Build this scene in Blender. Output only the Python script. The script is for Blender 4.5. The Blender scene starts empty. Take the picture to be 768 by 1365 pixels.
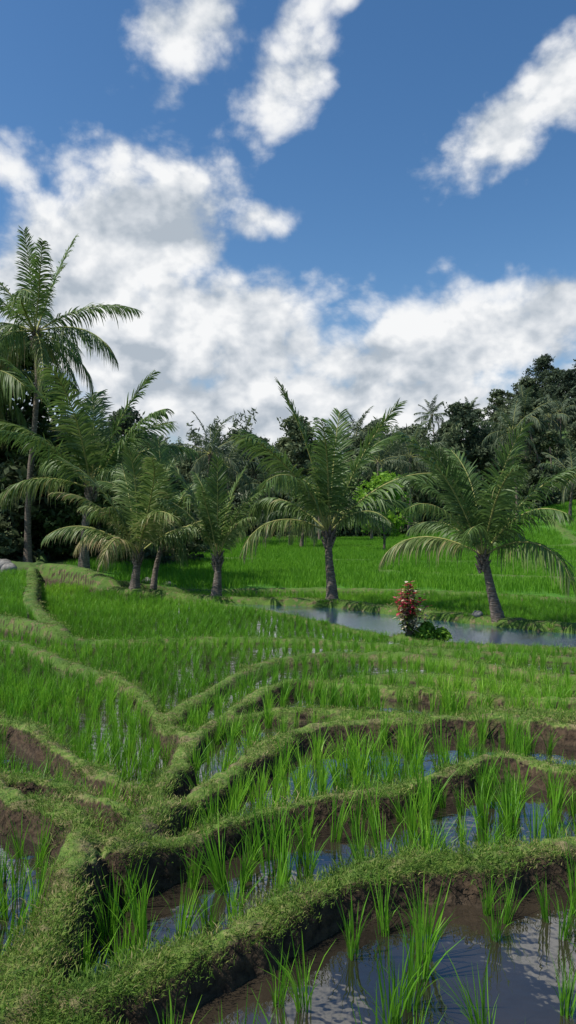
import bpy, math, random
import numpy as np
from mathutils import Vector
sc = bpy.context.scene
sc.view_settings.view_transform = 'Standard'
sc.view_settings.look = 'None'
sc.view_settings.exposure = 0
rng = np.random.default_rng(7)
random.seed(7)

# ------------------------------------------------------------ helpers
def ss(a, b, x):
    t = np.clip((np.asarray(x, float) - a) / (b - a), 0, 1)
    return t * t * (3 - 2 * t)
_perm = np.random.default_rng(3).random((256, 256))
def vnoise(x, y):
    xi = np.floor(x).astype(int); yi = np.floor(y).astype(int)
    fx = x - xi; fy = y - yi
    fx = fx * fx * (3 - 2 * fx); fy = fy * fy * (3 - 2 * fy)
    g = lambda i, j: _perm[i & 255, j & 255]
    return (g(xi, yi) * (1 - fx) + g(xi + 1, yi) * fx) * (1 - fy) + (g(xi, yi + 1) * (1 - fx) + g(xi + 1, yi + 1) * fx) * fy
def fbm(x, y, o=4):
    s = 0; a = 0.5; t = 0
    for i in range(o):
        s = s + a * vnoise(x + 17.3 * i, y + 9.1 * i); t += a
        x = x * 2.03; y = y * 2.03; a *= 0.5
    return s / t
def nrm(v):
    return v / np.maximum(np.linalg.norm(v, axis=-1, keepdims=True), 1e-9)

def mk(name, V, Q, mats=(), mi=None, var=None, smooth=False, link=True, attrs=None):
    V = np.asarray(V, np.float32).reshape(-1, 3); Q = np.asarray(Q, np.int32).reshape(-1, 4)
    me = bpy.data.meshes.new(name)
    me.vertices.add(len(V)); me.vertices.foreach_set('co', V.ravel())
    me.loops.add(Q.size); me.loops.foreach_set('vertex_index', Q.ravel())
    me.polygons.add(len(Q)); me.polygons.foreach_set('loop_start', np.arange(0, Q.size, 4, dtype=np.int32))
    for m in mats: me.materials.append(m)
    if mi is not None: me.polygons.foreach_set('material_index', np.asarray(mi, np.int32))
    if smooth: me.polygons.foreach_set('use_smooth', np.ones(len(Q), bool))
    me.update(calc_edges=True)
    if var is not None:
        a = me.attributes.new('var', 'FLOAT', 'POINT'); a.data.foreach_set('value', np.asarray(var, np.float32))
    for k, v in (attrs or {}).items():
        a = me.attributes.new(k, 'FLOAT', 'POINT'); a.data.foreach_set('value', np.asarray(v, np.float32))
    ob = bpy.data.objects.new(name, me)
    if link: sc.collection.objects.link(ob)
    return ob

class Acc:
    def __init__(s): s.V = []; s.Q = []; s.M = []; s.A = []; s.n = 0
    def add(s, V, Q, m=0, var=0.5):
        V = np.asarray(V).reshape(-1, 3); Q = np.asarray(Q).reshape(-1, 4)
        s.V.append(V); s.Q.append(Q + s.n); s.n += len(V)
        s.M.append(np.full(len(Q), m)); s.A.append(np.broadcast_to(var, (len(V),)).astype(float))
    def build(s, name, mats, smooth=False, link=True):
        return mk(name, np.concatenate(s.V), np.concatenate(s.Q), mats, np.concatenate(s.M), np.concatenate(s.A), smooth, link)

def strips(C, S):
    N, K, _ = C.shape
    V = np.stack([C - S, C + S], 2).reshape(-1, 3)
    b = (np.arange(N) * K * 2)[:, None] + (np.arange(K - 1) * 2)[None, :]
    Q = np.stack([b, b + 1, b + 3, b + 2], -1).reshape(-1, 4)
    return V, Q

def tube(P, R, n=8, rough=0.0, seed=0):
    P = np.asarray(P, float); R = np.asarray(R, float); K = len(P)
    T = nrm(np.gradient(P, axis=0))
    ref = np.array([0.31, 0.95, 0.05]); A = nrm(np.cross(T, ref)); B = np.cross(T, A)
    th = np.linspace(0, 2 * np.pi, n, endpoint=False)
    r = R[:, None] * (1 + rough * (np.random.default_rng(seed).random((K, n)) - .5))
    V = P[:, None] + r[..., None] * (np.cos(th)[None, :, None] * A[:, None] + np.sin(th)[None, :, None] * B[:, None])
    i = np.arange(K - 1)[:, None] * n; j = np.arange(n)[None]; j2 = (j + 1) % n
    Q = np.stack([i + j, i + j2, i + n + j2, i + n + j], -1).reshape(-1, 4)
    return V.reshape(-1, 3), Q

# ------------------------------------------------------------ materials
def newmat(name):
    m = bpy.data.materials.new(name); m.use_nodes = True
    nt = m.node_tree; nt.nodes.clear()
    return m, nt, nt.nodes, nt.links
def ramp(N, cols):
    r = N.new('ShaderNodeValToRGB'); e = r.color_ramp.elements
    while len(e) < len(cols): e.new(0.5)
    for el, (p, c) in zip(e, cols): el.position = p; el.color = (*c, 1)
    return r
def leafmat(name, cols, trans=0.35, rough=0.55, objrand=0.35, spec=0.3):
    m, nt, N, L = newmat(name)
    at = N.new('ShaderNodeAttribute'); at.attribute_name = 'var'
    fac = at.outputs['Fac']
    if objrand > 0:
        oi = N.new('ShaderNodeObjectInfo')
        a = N.new('ShaderNodeMath'); a.operation = 'MULTIPLY_ADD'; a.inputs[1].default_value = objrand
        L.new(oi.outputs['Random'], a.inputs[0])
        b = N.new('ShaderNodeMath'); b.operation = 'SUBTRACT'; b.inputs[1].default_value = objrand / 2
        L.new(fac, b.inputs[0]); L.new(b.outputs[0], a.inputs[2]); fac = a.outputs[0]
    r = ramp(N, cols); L.new(fac, r.inputs[0])
    p = N.new('ShaderNodeBsdfPrincipled'); p.inputs['Roughness'].default_value = rough
    p.inputs['Specular IOR Level'].default_value = spec
    L.new(r.outputs[0], p.inputs['Base Color'])
    t = N.new('ShaderNodeBsdfTranslucent'); L.new(r.outputs[0], t.inputs[0])
    mx = N.new('ShaderNodeMixShader'); mx.inputs[0].default_value = trans
    L.new(p.outputs[0], mx.inputs[1]); L.new(t.outputs[0], mx.inputs[2])
    o = N.new('ShaderNodeOutputMaterial'); L.new(mx.outputs[0], o.inputs[0])
    return m
def noisemat(name, cols, scale=8, rough=0.9, bump=0.4, stretch=(1, 1, 1), detail=6):
    m, nt, N, L = newmat(name)
    tc = N.new('ShaderNodeTexCoord'); mp = N.new('ShaderNodeMapping'); mp.inputs['Scale'].default_value = stretch
    L.new(tc.outputs['Object'], mp.inputs[0])
    n = N.new('ShaderNodeTexNoise'); n.inputs['Scale'].default_value = scale; n.inputs['Detail'].default_value = detail
    L.new(mp.outputs[0], n.inputs['Vector'])
    r = ramp(N, cols); L.new(n.outputs['Fac'], r.inputs[0])
    p = N.new('ShaderNodeBsdfPrincipled'); p.inputs['Roughness'].default_value = rough
    p.inputs['Specular IOR Level'].default_value = 0.2
    L.new(r.outputs[0], p.inputs['Base Color'])
    bp = N.new('ShaderNodeBump'); bp.inputs['Strength'].default_value = bump; bp.inputs['Distance'].default_value = 0.03
    L.new(n.outputs['Fac'], bp.inputs['Height']); L.new(bp.outputs[0], p.inputs['Normal'])
    o = N.new('ShaderNodeOutputMaterial'); L.new(p.outputs[0], o.inputs[0])
    return m

M_rice = leafmat('rice_leaf', [(0.0, (0.075, 0.21, 0.014)), (0.5, (0.15, 0.385, 0.022)), (1.0, (0.30, 0.55, 0.04))], 0.45, 0.45, 0)
M_ricefar = leafmat('rice_leaf_field', [(0.0, (0.085, 0.25, 0.012)), (1.0, (0.17, 0.38, 0.02))], 0.35, 0.6, .3)
M_grass = leafmat('bund_grass_blade', [(0.0, (0.055, 0.125, 0.014)), (0.55, (0.13, 0.24, 0.026)), (0.8, (0.22, 0.26, 0.055)), (1.0, (0.38, 0.31, 0.14))], 0.3, 0.7, 0)
M_palm = leafmat('palm_leaflet', [(0.0, (0.055, 0.105, 0.028)), (0.5, (0.12, 0.205, 0.048)), (0.85, (0.21, 0.26, 0.075)), (1.0, (0.42, 0.34, 0.17))], 0.35, 0.5, 0.1, 0.45)
M_palmhaze = leafmat('hazed_palm_leaflet', [(0.0, (0.05, 0.075, 0.045)), (0.5, (0.09, 0.13, 0.068)), (1.0, (0.2, 0.21, 0.12))], 0.25, 0.6, 0.3, 0.3)  # greyed palm green: distance haze is mixed into the leaflet colour
M_rachis = noisemat('palm_rachis', [(0.3, (0.24, 0.26, 0.07)), (0.7, (0.38, 0.36, 0.13))], 5, 0.6, 0.1)
M_trunk = noisemat('palm_trunk_bark', [(0.3, (0.07, 0.055, 0.042)), (0.55, (0.18, 0.145, 0.115)), (0.8, (0.33, 0.285, 0.235))], 6, 0.95, 0.9, (1, 1, 5))
M_bark = noisemat('tree_bark', [(0.3, (0.05, 0.04, 0.03)), (0.7, (0.18, 0.15, 0.12))], 4, 0.95, 0.7, (1, 1, .4))
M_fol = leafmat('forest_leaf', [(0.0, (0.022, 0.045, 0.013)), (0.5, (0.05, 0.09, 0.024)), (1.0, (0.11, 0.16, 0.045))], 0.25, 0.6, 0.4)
M_folhaze = leafmat('hazed_forest_leaf', [(0.0, (0.045, 0.066, 0.045)), (0.5, (0.085, 0.115, 0.064)), (1.0, (0.17, 0.205, 0.10))], 0.25, 0.8, 0.7, .1)  # paler, bluer leaf colour with the far haze painted in
M_lime = leafmat('lime_leaf', [(0.0, (0.12, 0.26, 0.02)), (1.0, (0.28, 0.48, 0.05))], 0.4, 0.5, 0.1)
M_rock = noisemat('rock', [(0.3, (0.12, 0.11, 0.10)), (0.7, (0.32, 0.31, 0.28))], 5, 0.9, 0.8)

def water_mat(name, cols, bump, dist, scale, rough, spec=.5, coat=0):
    m, nt, N, L = newmat(name)
    tc = N.new('ShaderNodeTexCoord')
    n = N.new('ShaderNodeTexNoise'); n.inputs['Scale'].default_value = 1.6; n.inputs['Detail'].default_value = 5
    L.new(tc.outputs['Object'], n.inputs['Vector'])
    r = ramp(N, cols); L.new(n.outputs['Fac'], r.inputs[0])
    p = N.new('ShaderNodeBsdfPrincipled'); p.inputs['Roughness'].default_value = rough; p.inputs['IOR'].default_value = 1.5
    p.inputs['Specular IOR Level'].default_value = spec
    p.inputs['Coat Weight'].default_value = coat; p.inputs['Coat Roughness'].default_value = rough
    L.new(r.outputs[0], p.inputs['Base Color'])
    n2 = N.new('ShaderNodeTexNoise'); n2.inputs['Scale'].default_value = scale; n2.inputs['Detail'].default_value = 3
    L.new(tc.outputs['Object'], n2.inputs['Vector'])
    bp = N.new('ShaderNodeBump'); bp.inputs['Strength'].default_value = bump; bp.inputs['Distance'].default_value = dist
    L.new(n2.outputs['Fac'], bp.inputs['Height']); L.new(bp.outputs[0], p.inputs['Normal']); L.new(bp.outputs[0], p.inputs['Coat Normal'])
    o = N.new('ShaderNodeOutputMaterial'); L.new(p.outputs[0], o.inputs[0])
    return m
M_water = water_mat('paddy_water', [(0.35, (0.016, 0.014, 0.010)), (0.7, (0.042, 0.032, 0.021))], .3, .02, 5, .03, 1.0, .9)
M_pond_skytint = water_mat('channel_water', [(0.35, (0.02, 0.055, 0.12)), (0.7, (0.035, 0.075, 0.14))], .8, .0035, 30, .02, 1.0, 1.0)  # blue base colour stands in for the reflected sky

def ground_mat():
    m, nt, N, L = newmat('ground')
    tc = N.new('ShaderNodeTexCoord'); ge = N.new('ShaderNodeNewGeometry')
    def noise(s, d=6):
        n = N.new('ShaderNodeTexNoise'); n.inputs['Scale'].default_value = s; n.inputs['Detail'].default_value = d
        L.new(tc.outputs['Object'], n.inputs['Vector']); return n.outputs['Fac']
    def attr(a):
        n = N.new('ShaderNodeAttribute'); n.attribute_name = a; return n.outputs['Fac']
    def mix(f, a, b):
        n = N.new('ShaderNodeMix'); n.data_type = 'RGBA'; L.new(f, n.inputs[0]); L.new(a, n.inputs[6]); L.new(b, n.inputs[7]); return n.outputs[2]
    def rmp(f, cols):
        r = ramp(N, cols); L.new(f, r.inputs[0]); return r.outputs[0]
    def mad(a, k, c):
        n = N.new('ShaderNodeMath'); n.operation = 'MULTIPLY_ADD'; n.inputs[1].default_value = k; L.new(a, n.inputs[0]); L.new(c, n.inputs[2]); return n.outputs[0]
    n1 = noise(2.2, 6); n2 = noise(26, 7); n3 = noise(0.25, 4)
    mud = rmp(n2, [(0.3, (0.028, 0.021, 0.013)), (0.7, (0.085, 0.06, 0.038))])
    soil = rmp(n2, [(0.3, (0.018, 0.012, 0.008)), (0.75, (0.10, 0.066, 0.038))])
    g1 = rmp(n2, [(0.3, (0.05, 0.10, 0.018)), (0.5, (0.11, 0.18, 0.028)), (0.72, (0.22, 0.22, 0.08))])
    g2 = rmp(n1, [(0.3, (0.05, 0.11, 0.018)), (0.7, (0.11, 0.18, 0.03))])
    g1 = mix(attr('fargrass'), g1, g2)
    nz = N.new('ShaderNodeSeparateXYZ'); L.new(ge.outputs['Normal'], nz.inputs[0])
    ad = mad(n1, .35, nz.outputs[2]); ad = mad(attr('fargrass'), .25, ad)
    st = rmp(ad, [(0.86, (0, 0, 0)), (1.0, (1, 1, 1))])
    bundc = mix(st, soil, g1)
    dry = rmp(n2, [(0.3, (0.09, 0.066, 0.036)), (0.7, (0.24, 0.185, 0.10))])
    n5 = noise(5.5, 4)
    dm = rmp(n5, [(0.53, (0, 0, 0)), (0.64, (.8, .8, .8))])
    bundc = mix(dm, bundc, mix(st, soil, dry))
    bf = rmp(attr('bund'), [(0.2, (0, 0, 0)), (0.45, (1, 1, 1))])
    c = mix(bf, mud, bundc)
    fieldc = rmp(n1, [(0.3, (0.045, 0.145, 0.012)), (0.7, (0.09, 0.235, 0.02))])
    c = mix(attr('field'), c, fieldc)
    wild = rmp(n3, [(0.3, (0.04, 0.075, 0.02)), (0.7, (0.09, 0.15, 0.035))])
    c = mix(attr('wild'), c, wild)
    p = N.new('ShaderNodeBsdfPrincipled'); p.inputs['Roughness'].default_value = 0.9; p.inputs['Specular IOR Level'].default_value = 0.25
    L.new(c, p.inputs['Base Color'])
    bp = N.new('ShaderNodeBump'); bp.inputs['Strength'].default_value = 0.9; bp.inputs['Distance'].default_value = 0.03
    L.new(n2, bp.inputs['Height']); L.new(bp.outputs[0], p.inputs['Normal'])
    o = N.new('ShaderNodeOutputMaterial'); L.new(p.outputs[0], o.inputs[0])
    return m
M_ground = ground_mat()

# ------------------------------------------------------------ terrain
def base(x, y):
    plane = -1.45 - 0.0874 * y
    sh = 0.2 * np.maximum(0, y - 26)
    floor = -3.2 + 0.85 * (1 - ss(-9.0, -2.5, x + sh))
    p = 0.5 * (plane + floor + np.sqrt((plane - floor) ** 2 + 0.01))
    p = p + 0.2 * np.maximum(0, x - 13) * ss(40, 90, y) * (1 - 0.6 * ss(60, 200, x))
    hill = ss(92, 230, y) * (6 + 15 * ss(5, 95, x) + 4 * (fbm(x / 40 + 5, y / 40, 3) - .5) * 2 + 4 * ss(-40, -120, x))
    return p + hill

RID = [ # (half width, slope, height above the higher paddy, points)
 (0.095, .045, .17, [(-1.6,2.75),(-.83,2.69),(-.53,2.85),(-.37,2.96),(-.14,3.2),(.05,3.37),(.35,3.6),(.67,3.74),(1.01,3.74),(1.53,3.93),(2.3,4.15),(4,4.3),(8,5),(14,6)]),
 (0.20, .05, .15, [(-14,2.3),(-3,2.35),(-1.5,2.3),(-.95,2.35),(-.72,2.42)]),
 (0.10, .06, .12, [(-.95,2.2),(-.35,2.12),(0.3,2.05),(.9,2.2),(1.6,2.3),(3,2.3),(14,2.5)]),
 (0.105, .045, .17, [(-1.05,2.6),(-.99,2.96),(-1.04,3.47),(-1.10,3.9),(-1.16,4.15),(-1.4,4.4),(-1.75,4.6),(-2.1,5.0)]),
 (0.08, .045, .16, [(-1.13,4.06),(-.88,3.98),(-.65,4.17),(-.38,4.46),(-.02,4.73),(.33,4.89),(.93,5.2),(1.46,5.63),(1.82,5.67),(2.15,5.4),(3,5.4),(5,5.9),(8,6.3),(14,7)]),
 (0.11, .05, .17, [(-.90,3.98),(-.84,4.24),(-.81,4.73),(-.66,5.25),(-.33,6.1),(.04,6.8),(.63,7.2),(1.3,7.26),(1.91,7.36),(2.48,7.26),(2.9,6.95),(4,7.0),(8,7.6),(14,8.4)]),
 (0.38, .07, .20, [(2.15,7.75),(2.7,7.75),(3.3,7.6),(4.2,7.5)]),
 (0.08, .05, .15, [(-14,7),(-8,6),(-4,5.3),(-1.94,4.97),(-1.5,4.86),(-1.14,4.61),(-.85,4.3)]),
 (0.095, .06, .15, [(-14,9.6),(-9,8.6),(-5,8),(-2.9,7.44),(-2.1,6.58),(-1.52,5.9),(-1.03,5.5),(-.95,6.16),(-.97,7.1),(-.69,8.1),(-.36,9.1),(.16,9.7),(.93,9.5),(2.0,9.1),(3.33,8.75),(6,9.0),(14,10)]),
 (0.085, .05, .15, [(-1.03,5.5),(-.9,5.1),(-.81,4.73)]),
 (0.08, .05, .12, [(-.72,8.0),(-.2,8.3),(.5,8.35),(1.2,8.2),(1.9,7.95),(2.3,7.8)]),
 (0.11, .06, .13, [(-14,17),(-10,16),(-5.5,14),(-3.4,11.7),(-2.26,10.4),(-1.47,8.55),(-.98,7.2)]),
 (0.12, .07, .13, [(-1.47,8.55),(-1.2,9.5),(-.63,11.4),(.2,12.5),(1.24,12.76),(2.2,12.5),(3.28,11.7),(4.2,11.0),(7,11),(14,12)]),
 (0.09, .07, .11, [(.16,9.7),(.9,10.7),(2.0,10.9),(3.4,10.3),(5,9.9),(8,10.0),(14,11)]),
 (0.12, .08, .10, [(-14,20),(-8,18),(-4.5,15.4),(-1.5,15.5),(1,15.2),(4,13.8),(8,13.0),(14,12.9)]),
 (0.16, .10, .10, [(-4.7,15.5),(-5.3,16.5),(-6.9,20),(-8.6,25),(-11,32),(-12,36)]),
 (0.15, .08, .07, [(-5.4,27.0),(-2.95,24.4),(-1.2,22.7),(.3,20.8),(2.0,18.0),(3.4,16.8),(6.8,15.9),(14,15.4)]),
 (0.28, .12, .12, [(2.75,17.5),(3.3,17.45)]),
 (0.30, .14, .22, [(-14,34.5),(-9,31),(-6.9,28.2),(-5.2,26.8),(-3.6,25.8),(-2.1,25.1),(1.4,24.2),(3.8,21.9),(5.9,20.1),(7.2,19.1),(9,18.6),(14,18.4)]),
 (0.10, .2, .12, [(-6.9,28.2),(-3,30.5),(2,31),(7,29.5),(11,27),(14,26)]),
]
CS = .035; X0, X1, Y0, Y1 = -14., 14., 1.2, 36.
nx = int((X1 - X0) / CS); ny = int((Y1 - Y0) / CS)
gx = X0 + (np.arange(nx) + .5) * CS; gy = Y0 + (np.arange(ny) + .5) * CS
GX, GY = np.meshgrid(gx, gy)
wob = (fbm(GX * 3.1, GY * 3.1, 3) - .5) * .15 + (fbm(GX * 14, GY * 14, 2) - .5) * .06
def catmull(P, n=5):
    P = np.array(P, float); P = np.vstack([2 * P[0] - P[1], P, 2 * P[-1] - P[-2]]); out = []
    for i in range(1, len(P) - 2):
        for t in np.linspace(0, 1, n, endpoint=False):
            a, b, c, d = P[i-1], P[i], P[i+1], P[i+2]
            out.append(.5 * ((2*b) + (-a+c)*t + (2*a-5*b+4*c-d)*t*t + (-a+3*b-3*c+d)*t**3))
    out.append(P[-2]); return np.array(out)
prof = np.zeros((ny, nx)); hadd = np.zeros((ny, nx)); cen = np.full((ny, nx), 9.)
for hw, sl, hh, pts in RID:
    pts = catmull(pts); D = np.full((ny, nx), 9.)
    m = hw + sl + .3
    for a, b in zip(pts[:-1], pts[1:]):
        i0 = max(0, int((min(a[0], b[0]) - m - X0) / CS)); i1 = min(nx, int((max(a[0], b[0]) + m - X0) / CS) + 1)
        j0 = max(0, int((min(a[1], b[1]) - m - Y0) / CS)); j1 = min(ny, int((max(a[1], b[1]) + m - Y0) / CS) + 1)
        if i0 >= i1 or j0 >= j1: continue
        x = GX[j0:j1, i0:i1]; y = GY[j0:j1, i0:i1]; d = b - a
        t = np.clip(((x - a[0]) * d[0] + (y - a[1]) * d[1]) / (d @ d + 1e-12), 0, 1)
        q = np.hypot(x - a[0] - t * d[0], y - a[1] - t * d[1])
        D[j0:j1, i0:i1] = np.minimum(D[j0:j1, i0:i1], q)
    f = 1 - ss(hw, hw + sl, D + wob)
    f = f * (1 - .12 * np.clip(D / hw, 0, 1) ** 2)
    up = f > prof
    hadd = np.where(up, hh, hadd); prof = np.maximum(prof, f); cen = np.minimum(cen, D)
wall = (cen < .055)
lab = np.where(wall, -1, 0).astype(np.int32)
flat = lab.ravel().tolist(); cur = 0
for s in range(0, nx * ny, 97):
    if flat[s] != 0: continue
    cur += 1; st = [s]; flat[s] = cur
    while st:
        k = st.pop(); c = k % nx
        if c > 0 and flat[k-1] == 0: flat[k-1] = cur; st.append(k-1)
        if c < nx-1 and flat[k+1] == 0: flat[k+1] = cur; st.append(k+1)
        if k >= nx and flat[k-nx] == 0: flat[k-nx] = cur; st.append(k-nx)
        if k < nx*(ny-1) and flat[k+nx] == 0: flat[k+nx] = cur; st.append(k+nx)
lab = np.array(flat, np.int32).reshape(ny, nx)
lab[lab == 0] = -1
for _ in range(6):
    for ax, sh in ((0, 1), (0, -1), (1, 1), (1, -1)):
        r = np.roll(lab, sh, ax); lab = np.where(lab < 0, r, lab)
lab[lab < 0] = 1
PB = base(GX, GY)
def labat(x, y): return lab[int((y - Y0) / CS), int((x - X0) / CS)]
pond = labat(5.0, 18.4)
Lv = PB.copy(); isp = np.zeros((ny, nx), bool)
for l in range(1, cur + 1):
    mk_ = lab == l
    if not mk_.any(): continue
    cy = GY[mk_].mean(); vis = mk_ & (np.abs(GX) < .5 * GY + 1)
    if l == pond: lev = -3.08
    elif cy > 27.5: continue
    else:
        src = PB[vis] if vis.sum() > 50 else PB[mk_]
        lev = np.percentile(src, 45) - (.19 if cy < 10 else .13)
    Lv[mk_] = lev; isp |= mk_
Lv = np.where(isp, Lv, PB - .1)
T = Lv.copy()
for ax in (0, 1):
    o = T.copy()
    for k in range(-9, 10): o = np.maximum(o, np.roll(T, k, ax))
    T = o
for _ in range(2):
    for ax in (0, 1):
        T = sum(np.roll(T, k, ax) for k in range(-5, 6)) / 11
def samp(A, x, y):
    fx = np.clip((x - X0) / CS - .5, 0, nx - 1.001); fy = np.clip((y - Y0) / CS - .5, 0, ny - 1.001)
    i = fx.astype(int); j = fy.astype(int); u = fx - i; v = fy - j
    return (A[j, i]*(1-u) + A[j, i+1]*u)*(1-v) + (A[j+1, i]*(1-u) + A[j+1, i+1]*u)*v
def near(A, x, y):
    i = np.clip(((x - X0) / CS).astype(int), 0, nx-1); j = np.clip(((y - Y0) / CS).astype(int), 0, ny-1)
    return A[j, i]
def inside(x, y): return (x > X0 + .1) & (x < X1 - .1) & (y > Y0 + .1) & (y < Y1 - .1)
def height(x, y):
    p = base(x, y); ins = inside(x, y)
    f = samp(prof, x, y); lv = near(Lv, x, y); tp = samp(T, x, y) + samp(hadd, x, y)
    dep = np.where(near(lab, x, y) == pond, .25, .04)
    mud = lv - dep * near(isp, x, y) + (fbm(x * 5, y * 5, 3) - .5) * .09 * near(isp, x, y) + (fbm(x * 19, y * 19, 2) - .5) * .02
    tp = tp + (fbm(x * 2.5, y * 2.5, 3) - .5) * .07 + (fbm(x * 16, y * 16, 2) - .5) * .045
    z = mud + f * np.maximum(tp - mud, 0)
    return np.where(ins, z, p - .1), np.where(ins, f, 0)
ys = [ -6., -4, -2, -.5, .5, 1.0]; y = 1.3
while y < 37: ys.append(y); y += max(.020, .0070 * y)
while y < 2500: ys.append(y); y *= 1.035
ys = np.array(ys)
us = [i * .0030 for i in range(0, 170)]; u = us[-1]; d = .0030
while u < 7: d *= 1.07; u += d; us.append(u)
us = np.array([-a for a in us[:0:-1]] + us)
U, YY = np.meshgrid(us, ys); XX = U * (np.abs(YY) + 4.5)
Z, F = height(XX, YY)
def polyd(pts, x, y):
    pts = catmull(pts); D = np.full(x.shape, 99.)
    for a, b in zip(pts[:-1], pts[1:]):
        d = b - a; t = np.clip(((x-a[0])*d[0] + (y-a[1])*d[1]) / (d@d), 0, 1)
        D = np.minimum(D, np.hypot(x-a[0]-t*d[0], y-a[1]-t*d[1]))
    return D
bundfar = np.zeros_like(Z)
FARB = [[(5,40),(12,36),(20,34),(34,36)], [(-14,52),(0,50),(14,47),(30,48)], [(8,62),(20,58),(40,60)], [(-20,70),(0,68),(20,72),(45,74)], [(22,50),(24,62),(28,80)], [(30,48),(38,60),(46,84)]]
for b in FARB:
    bundfar = np.maximum(bundfar, (1 - ss(.25, .7, polyd(b, XX, YY))) )
Z = Z + bundfar * .18
infield = (~inside(XX, YY) | ~near(isp, XX, YY)) & (YY > 17)
field = np.where(infield, 1., 0.) * (1 - np.clip(F * 1.5, 0, 1)) * (1 - bundfar)
wild = ss(88, 94, YY + 4 * (fbm(XX / 9, YY / 9, 2) - .5)) 
leftwild = ss(-1, 1, -(XX + 9.0 + .14 * (YY - 30))) * ss(31.5, 33, YY)
wild = np.maximum(wild, leftwild)
V = np.stack([XX, YY, Z], -1)
nr, nc = XX.shape
idx = np.arange(nr * nc).reshape(nr, nc)
Q = np.stack([idx[:-1, :-1], idx[:-1, 1:], idx[1:, 1:], idx[1:, :-1]], -1).reshape(-1, 4)
mk('ground_terrain', V, Q, [M_ground], smooth=True, attrs={'bund': np.maximum(F, bundfar).ravel(), 'field': field.ravel(), 'wild': wild.ravel(), 'fargrass': ss(8, 13, YY).ravel()})
def watersheet(name, sel, mat):
    wz = near(Lv, XX, YY); wok = sel & inside(XX, YY)
    fo = wok[:-1, :-1] & wok[1:, 1:] & wok[:-1, 1:] & wok[1:, :-1]
    Qw = Q[fo.ravel()]
    used = np.unique(Qw); rem = np.zeros(nr * nc, int); rem[used] = np.arange(len(used))
    mk(name, np.stack([XX, YY, wz], -1).reshape(-1, 3)[used], rem[Qw], [mat], smooth=False)
NL = near(lab, XX, YY); NI = near(isp, XX, YY)
watersheet('paddy_water', NI & (NL != pond), M_water)
watersheet('channel_water', NI & (NL == pond), M_pond_skytint)

# ------------------------------------------------------------ scattering
def scatter(name, pts, rot, scl, idx_, protos):
    col = bpy.data.collections.new(name + '_parts')
    for p in protos: col.objects.link(p)
    me = bpy.data.meshes.new(name); me.vertices.add(len(pts)); me.vertices.foreach_set('co', np.asarray(pts, np.float32).ravel())
    a = me.attributes.new('rot', 'FLOAT_VECTOR', 'POINT'); a.data.foreach_set('vector', np.asarray(rot, np.float32).ravel())
    a = me.attributes.new('scl', 'FLOAT', 'POINT'); a.data.foreach_set('value', np.asarray(scl, np.float32))
    a = me.attributes.new('idx', 'INT', 'POINT'); a.data.foreach_set('value', np.asarray(idx_, np.int32))
    ob = bpy.data.objects.new(name, me); sc.collection.objects.link(ob)
    ng = bpy.data.node_groups.new(name + '_gn', 'GeometryNodeTree')
    ng.interface.new_socket('Geometry', in_out='INPUT', socket_type='NodeSocketGeometry')
    ng.interface.new_socket('Geometry', in_out='OUTPUT', socket_type='NodeSocketGeometry')
    N, L = ng.nodes, ng.links
    gi = N.new('NodeGroupInput'); go = N.new('NodeGroupOutput')
    mp = N.new('GeometryNodeMeshToPoints'); L.new(gi.outputs[0], mp.inputs[0])
    ci = N.new('GeometryNodeCollectionInfo'); ci.inputs['Collection'].default_value = col
    ci.inputs['Separate Children'].default_value = True; ci.inputs['Reset Children'].default_value = True
    ip = N.new('GeometryNodeInstanceOnPoints'); ip.inputs['Pick Instance'].default_value = True
    def na(n, t):
        x = N.new('GeometryNodeInputNamedAttribute'); x.data_type = t; x.inputs['Name'].default_value = n
        return x.outputs['Attribute']
    L.new(mp.outputs[0], ip.inputs['Points']); L.new(ci.outputs[0], ip.inputs['Instance'])
    er = N.new('FunctionNodeEulerToRotation'); L.new(na('rot', 'FLOAT_VECTOR'), er.inputs[0])
    L.new(er.outputs[0], ip.inputs['Rotation']); L.new(na('scl', 'FLOAT'), ip.inputs['Scale']); L.new(na('idx', 'INT'), ip.inputs['Instance Index'])
    L.new(ip.outputs[0], go.inputs[0])
    md = ob.modifiers.new('instances', 'NODES'); md.node_group = ng
    return ob

def bake(name, pts, tilt, rz, scl, idx_, protos, mat, vr=.35, voff=None):
    Vs, Qs, As = [], [], []; off = 0; r = np.random.default_rng(len(pts))
    pts = np.asarray(pts, np.float32); idx_ = np.asarray(idx_)
    if voff is None: voff = np.zeros(len(pts))
    for k, (pv, pq, pa) in enumerate(protos):
        s = np.where(idx_ == k)[0]
        if len(s) == 0: continue
        c, sn = np.cos(rz[s]), np.sin(rz[s]); sc_ = scl[s][:, None]
        x = (pv[None, :, 0] * c[:, None] - pv[None, :, 1] * sn[:, None]) * sc_
        y = (pv[None, :, 0] * sn[:, None] + pv[None, :, 1] * c[:, None]) * sc_
        z = pv[None, :, 2] * sc_
        x = x + z * tilt[s, 0][:, None]; y = y + z * tilt[s, 1][:, None]
        Vv = np.stack([x, y, z], -1).astype(np.float32) + pts[s][:, None]
        Vs.append(Vv.reshape(-1, 3)); n = len(pv)
        Qs.append((pq[None] + (off + np.arange(len(s)) * n)[:, None, None]).reshape(-1, 4).astype(np.int32)); off += n * len(s)
        As.append(np.clip(pa[None] + ((r.random(len(s)) - .5) * vr + voff[s])[:, None], 0, 1).ravel().astype(np.float32))
    return mk(name, np.concatenate(Vs), np.concatenate(Qs), [mat], var=np.concatenate(As))

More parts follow.
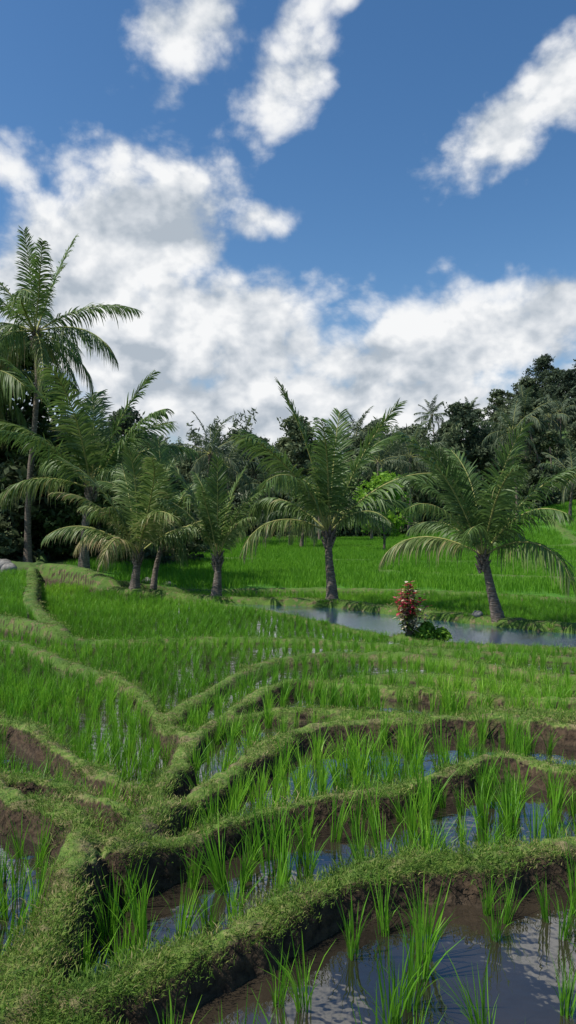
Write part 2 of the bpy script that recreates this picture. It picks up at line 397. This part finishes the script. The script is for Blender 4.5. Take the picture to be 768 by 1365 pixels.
def bladesd(n, rad, h, hv, lean, width, K=5, seed=0, square=False, varb=0.5):
    r = np.random.default_rng(seed)
    if square: bx = (r.random(n) - .5) * rad * 2; by = (r.random(n) - .5) * rad * 2; az = r.random(n) * 6.283
    else:
        rr = rad * np.sqrt(r.random(n)); az0 = r.random(n) * 6.283; bx = rr * np.cos(az0); by = rr * np.sin(az0)
        az = az0 + r.normal(0, .6, n)
    H = h * (1 + hv * (r.random(n) * 2 - 1)); ln = H * lean * r.random(n) ** 1.2
    t = np.linspace(0, 1, K)[None]
    ox = np.cos(az)[:, None] * ln[:, None] * t ** 1.9; oy = np.sin(az)[:, None] * ln[:, None] * t ** 1.9
    droop = (ln / H)[:, None]
    oz = H[:, None] * (t - .30 * droop * t ** 3)
    C = np.stack([bx[:, None] + ox, by[:, None] + oy, oz], -1)
    tw = az + 1.57 + r.normal(0, .6, n)
    w = width * (0.7 + .6 * r.random(n))[:, None] * np.interp(np.linspace(0, 1, K), [0, .25, .5, .75, 1], [.7, 1, .95, .7, .08])[None]
    S = np.stack([np.cos(tw)[:, None] * w, np.sin(tw)[:, None] * w, 0 * w], -1)
    Vv, Qq = strips(C, S)
    return Vv, Qq, np.repeat(np.clip(varb + r.normal(0, .2, n), 0, 1), K * 2)

# rice in the near paddies
protoR = [bladesd(int(20 + 4 * (i % 4)), .032, .30, .35, .55, .0034, K=5, seed=10 + i) for i in range(8)]
sp = .16
px, py = np.meshgrid(np.arange(-13.5, 13.5, sp), np.arange(1.4, 30, sp))
px = px.ravel() + rng.normal(0, .03, px.size); py = py.ravel() + rng.normal(0, .03, py.size)
f = samp(prof, px, py); pl = near(isp, px, py); lb = near(lab, px, py)
dens = fbm(px * .8 + 3, py * .8, 3)
ok = inside(px, py) & (f < .12) & pl & (lb != pond) & (np.abs(px) < .62 * py + 2.0) & (rng.random(px.size) < np.where(py < 4.2, .72, .9) - .36 * (dens < .42) - .2 * ((px > -.7) & (py < 9.5)))
px, py = px[ok], py[ok]
pz = near(Lv, px, py) - .03; n = len(px)
hv = (.85 + .3 * fbm(px * .5, py * .5, 2)) * (1 - .22 * ss(9, 13, py))
bake('rice_plants', np.stack([px, py, pz], -1), rng.normal(0, .10, (n, 2)), rng.random(n) * 6.28, hv * (.68 + .45 * rng.random(n)), rng.integers(0, 8, n), protoR, M_rice, .35, (fbm(px * .35, py * .35, 3) - .5) * .9)
# rice field behind the channel
protoF = []
for i in range(4):
    v_, q_, a_ = bladesd(260, .8, .34, .35, .5, .011, K=3, seed=40 + i, square=True)
    protoF.append(mk('rice_patch_%d' % i, v_, q_, [M_ricefar], var=a_, link=False))
fx, fy = np.meshgrid(np.arange(-60, 75, 1.4), np.arange(18, 92, 1.4))
fx = fx.ravel() + rng.normal(0, .15, fx.size); fy = fy.ravel() + rng.normal(0, .15, fy.size)
hh, ff = height(fx, fy)
okf = (np.abs(fx) < .6 * fy + 5) & (ff < .02) & ~(near(isp, fx, fy) & inside(fx, fy))
for dx, dy in ((.7, .7), (-.7, .7), (.7, -.7), (-.7, -.7)):
    okf &= ~(inside(fx, fy) & (samp(prof, fx + dx, fy + dy) > .3)) & ~(inside(fx+dx, fy+dy) & near(isp, fx + dx, fy + dy))
for b in FARB: okf &= polyd(b, fx, fy) > .85
okf &= ~((fx < -9.0 - .14 * (fy - 30)) & (fy > 30))
fx, fy, hh = fx[okf], fy[okf], hh[okf]; n = len(fx)
scatter('rice_field', np.stack([fx, fy, hh], -1), np.stack([0 * fx, 0 * fx, rng.integers(0, 4, n) * 1.5708], -1), .95 + .15 * rng.random(n), rng.integers(0, 4, n), protoF)

# grass on the bunds
protoG = [bladesd(20, .05, .0085, .8, 1.4, .0012, K=3, seed=60 + i, varb=.33 + .12 * i) for i in range(5)]
n = 330000
gyy = 1.5 * (30 / 1.5) ** (rng.random(n) ** 1.15); gxx = (rng.random(n) * 2 - 1) * (.47 * gyy + .5)
f = samp(prof, gxx, gyy); ps = fbm(gxx * 4, gyy * 4, 3)
ok = inside(gxx, gyy) & (f > .80 + .18 * (ps < .42)) & (rng.random(n) < .18 + .6 * (ps > .43))
gxx, gyy, ps = gxx[ok], gyy[ok], ps[ok]; gz, _ = height(gxx, gyy); n = len(gxx)
bake('bund_grass', np.stack([gxx, gyy, gz - .002], -1), rng.normal(0, .15, (n, 2)), rng.random(n) * 6.28,
        (.5 + 1.4 * rng.random(n) ** 5) * (1 + .08 * gyy), rng.integers(0, 5, n), protoG, M_grass, .4, (.47 - ps) * 1.2)

# ------------------------------------------------------------ palms
def frond(A, o, az, el, L, droop, r, nl=46, leaf=.24, hang=.6, var=.5, wscale=1., K=18, side=0.0):
    t = np.linspace(0, 1, K)
    e = el - droop * t ** 1.7
    azz = az + side * t ** 1.5
    d = np.stack([np.cos(e) * np.cos(azz), np.cos(e) * np.sin(azz), np.sin(e)], -1)
    P = o + np.concatenate([[[0, 0, 0]], np.cumsum((d[1:] + d[:-1]) / 2 * L / (K - 1), 0)])
    V, Q = tube(P, .034 * L / 4 * (1 - .85 * t) + .004, 4); A.add(V, Q, 1, .5)
    tl = np.linspace(.15, .995, nl)
    twist = r.normal(0, .3)
    for sgn in (-1, 1):
        tt = np.clip(tl + r.normal(0, .006, nl), 0, 1)
        B = np.stack([np.interp(tt, t, P[:, k]) for k in range(3)], -1)
        T_ = nrm(np.stack([np.interp(tt, t, d[:, k]) for k in range(3)], -1))
        sd = nrm(np.cross(T_, np.array([0, 0, 1.]) + 1e-4)); up = np.cross(sd, T_)
        sd, up = sd * math.cos(twist) + up * math.sin(twist), up * math.cos(twist) - sd * math.sin(twist)
        fw = np.interp(tt, [0, .5, 1], [.6, .95, 1.8]) + r.normal(0, .10, nl)
        dr = nrm(sgn * sd + fw[:, None] * T_ + (.22 + r.normal(0, .12, nl))[:, None] * up)
        ll = leaf * L * np.interp(tt, [0, .15, .45, .8, 1], [.5, .9, 1, .8, .42]) * (1 + r.normal(0, .08, nl))
        s = np.linspace(0, 1, 5)
        g = hang * (1 + r.normal(0, .25, nl))
        C = B[:, None] + dr[:, None] * (ll[:, None] * s * (1 - .4 * np.clip(g, 0, 1.6)[:, None] * s))[..., None]
        C[..., 2] -= (g * ll)[:, None] * s ** 1.6 * .9
        w = .0064 * L * np.array([.7, 1, .95, .65, .06]) * wscale
        wd = nrm(T_ + .3 * r.normal(0, 1, (nl, 3)))[:, None] * np.ones((1, 5, 1))
        V, Q = strips(C, wd * w[None, :, None])
        va = np.clip(var + r.normal(0, .13, nl), 0, 1)[:, None] * np.ones((1, 10))
        va = np.clip(va + np.repeat([0, 0, .02, .06, .25], 2)[None], 0, 1)
        A.add(V, Q, 0, va.ravel())

def palm(name, loc, th, lean, rad, nf, L, seed, el_lo=-10, el_hi=85, droop=(.5, 1.3), link=True, nl=88, leaf=.27, hang=.8, wscale=1., bend=1.6, yel=.0, mat=None):
    r = np.random.default_rng(seed); A = Acc()
    K = 26; t = np.linspace(0, 1, K)
    wig = .05 * np.sin(t * 5 + seed)
    P = np.stack([lean[0] * t ** bend + wig * th * .5 * t, lean[1] * t ** bend, -.25 + (th + .25) * t], -1)
    R = rad * (1 - .38 * t + .75 * np.exp(-t * th * 2.2)) * (1 + .06 * (np.arange(K) % 2)) 
    R[-3:] *= np.array([1.15, 1.3, 1.1])
    V, Q = tube(P, R, 12, .12, seed); A.add(V, Q, 2)
    top = P[-1]
    for i in range(18):
        a = i * 2.4; z = -.05 - .028 * i * (th / 2) ** .3
        b = top + np.array([np.cos(a) * rad * .55, np.sin(a) * rad * .55, z])
        e = b + np.array([np.cos(a) * rad * 1.1, np.sin(a) * rad * 1.1, rad * 2.0])
        V, Q = tube([b, (b + e) / 2 + [0, 0, .02], e], [rad * .4, rad * .3, rad * .1], 5); A.add(V, Q, 2)
    for i in range(nf):
        q = i / (nf - 1)
        az = (i * 2.39996 + seed) + r.normal(0, .25)
        el = math.radians(el_hi + (el_lo - el_hi) * q ** .85) + r.normal(0, .08)
        dp = droop[0] + (droop[1] - droop[0]) * q + r.normal(0, .15)
        frond(A, top + np.array([math.cos(az), math.sin(az), 0]) * rad * .4, az, el, L * (.82 + .25 * math.sin(math.pi * min(1, q + .25))) * (1 + r.normal(0, .08)), dp, r, nl, leaf * (1.1 - .15 * q), hang * (.35 + .9 * q), .30 + .2 * r.random() + yel + (.28 if q > .88 else 0), wscale, side=r.normal(0, .35))
    ob = A.build(name, [mat or M_palm, M_rachis, M_trunk], link=link)
    ob.location = loc
    return ob
def gz1(x, y):
    z, _ = height(np.array([float(x)]), np.array([float(y)])); return float(z[0])
def place(x, y, dz=0): return (x, y, gz1(x, y) + dz)

palm('coconut_palm', place(5.75, 20.15, -.02), 1.75, (-.5, -.1), .13, 15, 3.45, 3, el_lo=26, el_hi=84, droop=(.5, 1.5), leaf=.25, hang=.75, bend=1.3)
palm('coconut_palm', place(1.45, 24.4, -.02), 2.3, (-.12, 0), .16, 15, 4.5, 8, el_lo=28, el_hi=84, droop=(.5, 1.7), leaf=.235, hang=.75)
palm('coconut_palm', place(-2.45, 25.3, -.02), 1.35, (.06, 0), .14, 9, 3.3, 5, el_lo=58, el_hi=88, droop=(.3, 1.0), leaf=.22, hang=.6)
palm('coconut_palm', place(-5.6, 27.0, -.02), 1.3, (.12, 0), .15, 14, 4.1, 11, el_lo=28, el_hi=84, droop=(.5, 1.6), leaf=.23, yel=.2, hang=.7)
palm('coconut_palm', place(-5.3, 28.9), 2.3, (.4, .3), .125, 10, 3.6, 21, el_lo=25, el_hi=80, droop=(.6, 1.6), hang=.8)
palm('coconut_palm', place(-9.0, 32.5), 3.6, (.3, .2), .2, 15, 5.8, 14, el_lo=22, el_hi=84, droop=(.5, 1.5), leaf=.24, hang=.75)
palm('coconut_palm', place(-12.3, 35), 11.0, (.35, 0), .16, 18, 5.0, 17, el_lo=-35, el_hi=78, droop=(.5, 1.2), leaf=.22, hang=1.05)
palm('coconut_palm', place(-15.6, 37), 9.3, (-.2, 0), .18, 20, 4.2, 23, el_lo=-55, el_hi=78, droop=(.5, 1.2), hang=1.1)

# ------------------------------------------------------------ broadleaf trees
def tree(name, loc, H, W, seed, mat, nleaf=7000, ls=.3, trunk=.22, crown0=.3, link=True, lobes=9):
    r = np.random.default_rng(seed); A = Acc()
    K = 8; t = np.linspace(0, 1, K)
    wv = np.cumsum(r.normal(0, .05 * H / 8, (K, 2)), 0)
    P = np.stack([wv[:, 0], wv[:, 1], -.3 + H * .75 * t], -1); R = trunk * (1 - .8 * t) + .02
    V, Q = tube(P, R, 8, .15, seed); A.add(V, Q, 1)
    cen_ = []
    for i in range(lobes):
        a = i * 2.4 + r.random(); zz = H * (crown0 + (1 - crown0) * (i + .7) / lobes * .88)
        wr = W / 2 * math.sin(math.pi * min(.95, max(.12, ((zz / H) - crown0) / (1 - crown0) * .8 + .2))) * (.45 + .4 * r.random())
        c = np.array([wr * math.cos(a), wr * math.sin(a), zz]); rad = W * (.17 + .12 * r.random())
        k = int(np.clip(zz / H / .75 * K * .6, 1, K - 2)); s = P[k]
        mid = (s + c) / 2 + [0, 0, -.05 * H]
        V, Q = tube([s, mid, c], [trunk * .4, trunk * .25, .02], 5); A.add(V, Q, 1)
        cen_.append((c, rad))
    cen_.append((np.array([wv[-1, 0], wv[-1, 1], H * .9]), W * .18))
    per = nleaf // len(cen_)
    for c, rad in cen_:
        ns = 26; sub = nrm(r.normal(0, 1, (ns, 3))) * (rad * (.55 + .5 * r.random((ns, 1)))) * [1, 1, .72]
        k = r.integers(0, ns, per); p = c + sub[k] + r.normal(0, rad * .17, (per, 3)) * [1.2, 1.2, .7]
        nr_ = nrm(r.normal(0, 1, (per, 3)) + [0, 0, .9]); a = nrm(np.cross(nr_, r.normal(0, 1, (per, 3)))); b = np.cross(nr_, a)
        s1 = (ls * (.6 + .8 * r.random(per)))[:, None]; s2 = s1 * .5
        Vv = np.stack([p - a * s1, p - b * s2, p + a * s1, p + b * s2], 1).reshape(-1, 3)
        va = np.clip(r.random() * .25 + .2 + .35 * r.random(ns)[k] + r.normal(0, .08, per), 0, 1)
        A.add(Vv, np.arange(per * 4).reshape(-1, 4), 0, np.repeat(va, 4))
    ob = A.build(name, [mat, M_bark], link=link); ob.location = loc
    return ob
def bamboo(name, H, seed, link=False):
    r = np.random.default_rng(seed); A = Acc()
    for i in range(24):
        a = r.random() * 6.28; q = r.random(); el = 1.45 - .35 * q; t = np.linspace(0, 1, 12)
        e = el - 1.0 * q * t ** 2.5 - .3 * t ** 3; h = H * (.7 + .35 * r.random())
        d = np.stack([np.cos(e) * math.cos(a), np.cos(e) * math.sin(a), np.sin(e)], -1) * h / 11
        P = np.cumsum(d, 0) + [math.cos(a) * .6, math.sin(a) * .6, -.3]
        V, Q = tube(P, .06 * (1 - .8 * t) + .01, 4); A.add(V, Q, 0, .7)
        n = 200; tt = .35 + .65 * r.random(n); B = np.stack([np.interp(tt, t, P[:, k]) for k in range(3)], -1) + r.normal(0, .42, (n, 3))
        dd = nrm(r.normal(0, 1, (n, 3)) + [0, 0, -.6]); sd = nrm(np.cross(dd, r.normal(0, 1, (n, 3)))); s = .42
        Vv = np.stack([B - dd * s, B - sd * .1, B + dd * s, B + sd * .1], 1).reshape(-1, 3)
        A.add(Vv, np.arange(n * 4).reshape(-1, 4), 0, np.repeat(np.clip(.65 + r.normal(0, .15, n), 0, 1), 4))
    return A.build(name, [M_folhaze], link=link)

protoT = [tree('forest_tree_0', (0,0,0), 12, 7.5, 101, M_folhaze, 4600, .3, link=False),
          tree('forest_tree_1', (0,0,0), 14, 6.5, 102, M_folhaze, 4600, .28, crown0=.3, link=False, lobes=12),
          tree('forest_tree_2', (0,0,0), 9, 7.5, 103, M_folhaze, 4600, .3, crown0=.15, link=False),
          tree('forest_tree_3', (0,0,0), 16, 8, 104, M_folhaze, 4800, .3, crown0=.4, link=False, lobes=11),
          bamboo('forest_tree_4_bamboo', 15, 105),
          palm('forest_tree_5_palm', (0,0,0), 13.5, (.9, .3), .17, 16, 4.6, 31, el_lo=-45, el_hi=80, droop=(.5, 1.2), nl=28, wscale=2.4, link=False, hang=1.0, mat=M_palmhaze),
          tree('forest_tree_6_shrub', (0,0,0), 5.0, 5.5, 107, M_folhaze, 3600, .24, crown0=.02, link=False)]
pts = []; ii = []; sl = []
r = np.random.default_rng(77)
def addt(x, y, k, s): pts.append((x, y, float(base(np.array([float(x)]), np.array([float(y)]))[0]) - .2)); ii.append(k); sl.append(s)
for x in np.arange(-60, 75, 2.9):
    addt(x + r.normal(0, 1), 93 + r.normal(0, 1.5), 6, .75 + .5 * r.random())
for row, yy in enumerate([99, 107, 116, 127, 139, 153, 168, 185, 204]):
    for x in np.arange(-.55 * yy, .6 * yy, 5.8 + row * .5):
        k = r.choice([0, 1, 2, 3, 4, 5], p=[.26, .21, .14, .14, .11, .14])
        s = (.68 if row < 2 else .78) + .42 * r.random()
        addt(x + r.normal(0, 2), yy + r.normal(0, 2.5), k, s)
for x, y, k, s in [(-11.5,40,6,.9),(-8.5,43,6,.8),(-14,37,6,1.0),(-17,39,6,1.2),(-12,45,2,.7),(-6.8,47,6,.7),(-20,40,2,1),(-10,50,6,1),(-14.5,34.5,6,.5),(-16.5,35,6,.6),(-13.5,50,0,.6),(-19,46,1,.8),(-24,44,0,1),(-8,56,6,.9),(-12,60,2,.8),(-16,58,0,.8),(-22,60,1,.8),(-9,66,6,1),(-15,70,2,.9),(-21,74,1,.9),(-13,78,6,1),(-18,84,0,.8)]:
    addt(x, y, k, s)
n = len(pts)
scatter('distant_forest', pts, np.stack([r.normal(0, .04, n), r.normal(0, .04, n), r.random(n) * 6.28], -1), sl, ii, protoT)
tree('broadleaf_tree', place(-15.8, 41), 12.5, 8, 201, M_fol, 9000, .22)
tree('broadleaf_tree', place(-12.5, 38.5), 6.5, 6, 202, M_fol, 8000, .16, crown0=.08)
tree('broadleaf_tree', place(-9.6, 37.5), 4.6, 5, 203, M_fol, 7000, .14, crown0=.05)
tree('lime_green_tree', place(7.7, 60), 6.4, 4.6, 204, M_lime, 3200, .18, .1, crown0=.3)
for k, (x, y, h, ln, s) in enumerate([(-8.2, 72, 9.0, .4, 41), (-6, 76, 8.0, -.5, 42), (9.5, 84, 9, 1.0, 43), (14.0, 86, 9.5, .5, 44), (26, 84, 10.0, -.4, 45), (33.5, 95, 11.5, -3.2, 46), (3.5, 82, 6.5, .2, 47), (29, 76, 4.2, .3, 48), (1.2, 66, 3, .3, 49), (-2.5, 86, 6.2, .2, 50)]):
    palm('coconut_palm', place(x, y), h, (ln, .2), .16, 15, 4.2, s, el_lo=-35, el_hi=80, droop=(.6, 1.3), nl=34, wscale=1.8, hang=1.0, mat=M_palmhaze)

# ------------------------------------------------------------ croton
def croton():
    r = np.random.default_rng(5); A = Acc()
    def leaf(o, d, l, w, m, va):
        s = np.linspace(0, 1, 6); d = nrm(d); sd = nrm(np.cross(d, [0.1, 0.05, 1.]))
        C = o + d * (l * s)[:, None]; C[:, 2] -= .35 * l * s ** 2
        W = w * np.array([.15, .8, 1, .85, .5, .05])
        V, Q = strips(C[None], (sd * W[:, None])[None]); A.add(V, Q, m, va)
    for i in range(22):
        a = i * 2.4; q = (i + .5) / 22; rr = .42 * q
        top = np.array([math.cos(a) * rr, math.sin(a) * rr, 1.22 - .5 * q ** 1.5 + r.normal(0, .06)])
        b = np.array([math.cos(a) * .04, math.sin(a) * .04, -.05])
        V, Q = tube([b, (b + top) / 2 + [0, 0, -.03], top], [.012, .009, .005], 5); A.add(V, Q, 3)
        for j in range(26):
            t = .2 + .8 * j / 25; o = b + (top - b) * t; aa = j * 2.4 + i
            d = np.array([math.cos(aa), math.sin(aa), .5 if t > .8 else .15])
            low = o[2] < .5
            m = (2 if r.random() < .5 else 1) if low else (0 if r.random() < .85 else 1)
            if math.sin(a) < 0 and r.random() < .28: m = 2
            leaf(o, d, .16 + .08 * r.random(), .040, m, r.random())
    mats = [leafmat('croton_red_leaf', [(0, (.26, .010, .025)), (.6, (.52, .03, .06)), (1, (.72, .2, .24))], .35, .4, 0),
            leafmat('croton_green_leaf', [(0, (.03, .09, .02)), (1, (.13, .18, .03))], .25, .4, 0),
            leafmat('croton_cream_leaf', [(0, (.5, .42, .16)), (1, (.7, .6, .45))], .25, .4, 0), M_bark]
    ob = A.build('croton_plant', mats); ob.location = place(2.85, 17.4, -.02); return ob
croton()
for i, (x, y, s, m) in enumerate([(3.25, 17.45, .38, M_lime), (3.6, 17.4, .28, M_lime)]):
    tree('weed_bush', place(x, y), .8 * s, 1.5 * s, 300 + i, m, 1500, .045, .012, crown0=.02)
protoW = [bladesd(50, .14, .20, .5, .9, .006, K=5, seed=80 + i) for i in range(3)]
n = 5000; a = rng.random(n) * 18 - 6; b = 15 + rng.random(n) * 14
f = samp(prof, a, b)
near_pond = np.zeros(n, bool)
for dx in (-.5, 0, .5):
    for dy in (-.7, .7): near_pond |= near(lab, a + dx, b + dy) == pond
ok = (f > .3) & (f < .92) & (near_pond | (rng.random(n) < .3)) & (fbm(a * 1.3, b * 1.3, 2) > .5)
a, b = a[ok], b[ok]; zz, _ = height(a, b); n = len(a)
bake('channel_edge_grass', np.stack([a, b, zz], -1), rng.normal(0, .1, (n, 2)), rng.random(n) * 6.28, .3 + .5 * rng.random(n), rng.integers(0, 3, n), protoW, M_rice)

# ------------------------------------------------------------ rocks
def rock(x, y, s, seed):
    n = 14; m = 9
    th = np.linspace(0, 2 * np.pi, n, endpoint=False); ph = np.linspace(.02, np.pi - .02, m)
    PH, TH = np.meshgrid(ph, th, indexing='ij')
    R = s * (.8 + .5 * fbm(np.cos(TH) * np.sin(PH) * 1.8 + seed, np.cos(PH) * 1.8 + np.sin(TH) * np.sin(PH), 3))
    V = np.stack([R * np.sin(PH) * np.cos(TH), R * np.sin(PH) * np.sin(TH) * .8, R * np.cos(PH) * .7], -1)
    i = np.arange(m - 1)[:, None] * n; j = np.arange(n)[None]
    Q = np.stack([i + j, i + n + j, i + n + (j + 1) % n, i + (j + 1) % n], -1)
    o = mk('rock', V, Q, [M_rock]); o.location = place(x, y, s * .25)
rock(-12.6, 32.6, .5, 1); rock(-12.0, 31.8, .35, 2); rock(-6.0, 31.5, .25, 3); rock(5.25, 20.5, .14, 4); rock(-5.2, 32.0, .2, 6)

# ------------------------------------------------------------ sky
SUN_AZ, SUN_EL = math.radians(-105), math.radians(56)
w = bpy.data.worlds.new('World'); sc.world = w; w.use_nodes = True
w.cycles.sampling_method = 'NONE'
nt = w.node_tree; N, L = nt.nodes, nt.links; N.clear()
sky = N.new('ShaderNodeTexSky'); sky.sky_type = 'NISHITA'; sky.sun_disc = False
sky.sun_elevation = SUN_EL; sky.sun_rotation = SUN_AZ; sky.air_density = 1.0; sky.dust_density = 0.5; sky.ozone_density = 2.0
tc = N.new('ShaderNodeTexCoord')
def M(op, *a):
    n = N.new('ShaderNodeMath'); n.operation = op
    for i, v in enumerate(a):
        if isinstance(v, (int, float)): n.inputs[i].default_value = v
        else: L.new(v, n.inputs[i])
    return n.outputs[0]
sx = N.new('ShaderNodeSeparateXYZ'); L.new(tc.outputs['Generated'], sx.inputs[0])
AZ = M('ARCTAN2', sx.outputs[0], sx.outputs[1]); EL = M('ARCSINE', sx.outputs[2])
# cumulus masses: azimuth deg, elevation deg, radii deg, tilt deg, weight
BL = [(-11,21.5,9.4,5.2,12,1.5),(-17,17,8,6.5,0,1.4),(-2.5,21.4,4.8,2.2,5,1.15),(-20.5,23.5,4,2.4,0,1.0),(-8,13,15,5.6,0,1.5),(11,12.2,16,4.0,8,1.5),
      (20,14.5,8,3.2,10,1.3),(0,7.5,30,5.4,0,1.45),(.3,30.3,7.6,3.6,58,1.1),(-8.2,33.2,6.8,4.8,30,1.05),(4.5,35.5,5,2.6,40,.85),(16.0,26.2,7.4,3.2,22,1.2),(20.5,28.6,5.5,3.7,30,1.15),(-3.2,15.6,2.6,1.3,20,.85),(30,10,12,4,0,.9),(-32,16,10,7,0,.9),(-50,20,16,5,0,.8),(55,22,15,5,0,.8)]
tot = None
for a0, e0, ra, re, tl, wt in BL:
    a0, e0, ra, re, tl = map(math.radians, (a0, e0, ra, re, tl)); c, s = math.cos(tl), math.sin(tl)
    X = M('MULTIPLY_ADD', EL, s / ra, -(a0 * c + e0 * s) / ra); X = M('MULTIPLY_ADD', AZ, c / ra, X)
    Y = M('MULTIPLY_ADD', EL, c / re, -(-a0 * s + e0 * c) / re); Y = M('MULTIPLY_ADD', AZ, -s / re, Y)
    q = M('MULTIPLY_ADD', X, X, M('MULTIPLY', Y, Y))
    v = M('MULTIPLY', M('POWER', 2.71828, M('MULTIPLY', q, -1.0)), wt)
    tot = v if tot is None else M('MAXIMUM', tot, v)
def cn(off, scale, detail, rough, dist=0.0, zs=1.25):
    mp = N.new('ShaderNodeMapping'); mp.inputs['Scale'].default_value = (1, 1, zs); mp.inputs['Location'].default_value = off
    L.new(tc.outputs['Generated'], mp.inputs[0])
    n = N.new('ShaderNodeTexNoise'); n.inputs['Scale'].default_value = scale; n.inputs['Detail'].default_value = detail
    n.inputs['Roughness'].default_value = rough; n.inputs['Distortion'].default_value = dist
    L.new(mp.outputs[0], n.inputs['Vector']); return n.outputs['Fac'], mp.outputs[0]
def vor(vec, scale):
    v = N.new('ShaderNodeTexVoronoi'); v.feature = 'F1'; v.inputs['Scale'].default_value = scale; v.inputs['Detail'].default_value = 2.0
    v.inputs['Roughness'].default_value = .5
    L.new(vec, v.inputs['Vector']); return v.outputs['Distance']
n1, v1 = cn((0, 0, 0), 8, 8, .6, .15); n2, v2 = cn((.012, -.006, -.03), 8, 4, .6, 0)
b1 = M('MULTIPLY', M('SUBTRACT', .52, vor(v1, 19)), .42); b2 = M('MULTIPLY', M('SUBTRACT', .52, vor(v2, 19)), .42)
d1 = M('ADD', M('ADD', tot, M('MULTIPLY', M('SUBTRACT', n1, .5), 1.9)), b1)
al = N.new('ShaderNodeMapRange'); al.interpolation_type = 'SMOOTHSTEP'; al.inputs[1].default_value = .34; al.inputs[2].default_value = 1.0; L.new(d1, al.inputs[0])
sh = M('ADD', M('MULTIPLY', M('SUBTRACT', n1, n2), 3.0), .58)
sh = M('ADD', sh, M('MULTIPLY', M('SUBTRACT', b1, b2), 1.0))
big, _ = cn((3, 1, 2), 8, 3, .55)
sh = M('ADD', sh, M('MULTIPLY', M('SUBTRACT', big, .5), 1.8))
lowm = N.new('ShaderNodeMapRange'); L.new(EL, lowm.inputs[0]); lowm.inputs[1].default_value = .05; lowm.inputs[2].default_value = .36; lowm.inputs[3].default_value = -.12; lowm.inputs[4].default_value = .18
sh = M('ADD', sh, lowm.outputs[0])
cr = ramp(N, [(0.1, (4.4, 5.0, 5.7)), (0.5, (6.6, 7.0, 7.5)), (0.95, (9.3, 9.4, 9.5))]); L.new(sh, cr.inputs[0])
hs = N.new('ShaderNodeHueSaturation'); hs.inputs['Saturation'].default_value = 1.25; hs.inputs['Value'].default_value = 1.25; L.new(sky.outputs[0], hs.inputs['Color'])
mx = N.new('ShaderNodeMix'); mx.data_type = 'RGBA'; L.new(al.outputs[0], mx.inputs[0]); L.new(hs.outputs[0], mx.inputs[6]); L.new(cr.outputs[0], mx.inputs[7])
bg = N.new('ShaderNodeBackground'); bg.inputs[1].default_value = 0.1; L.new(mx.outputs[2], bg.inputs[0])
wo = N.new('ShaderNodeOutputWorld'); L.new(bg.outputs[0], wo.inputs[0])

sd = Vector((math.sin(SUN_AZ) * math.cos(SUN_EL), math.cos(SUN_AZ) * math.cos(SUN_EL), math.sin(SUN_EL)))
ld = bpy.data.lights.new('sun', 'SUN'); ld.energy = 5.0; ld.angle = math.radians(.5); ld.color = (1, .96, .89)
so = bpy.data.objects.new('sun', ld); so.rotation_euler = sd.to_track_quat('Z', 'Y').to_euler(); sc.collection.objects.link(so)

cd = bpy.data.cameras.new('camera'); cam = bpy.data.objects.new('camera', cd); sc.collection.objects.link(cam)
cam.location = (0, 0, 0); cam.rotation_euler = (math.radians(90), 0, 0)
cd.sensor_fit = 'VERTICAL'; cd.sensor_height = 36; cd.lens = 26; cd.clip_end = 6000; cd.clip_start = .05
sc.camera = cam
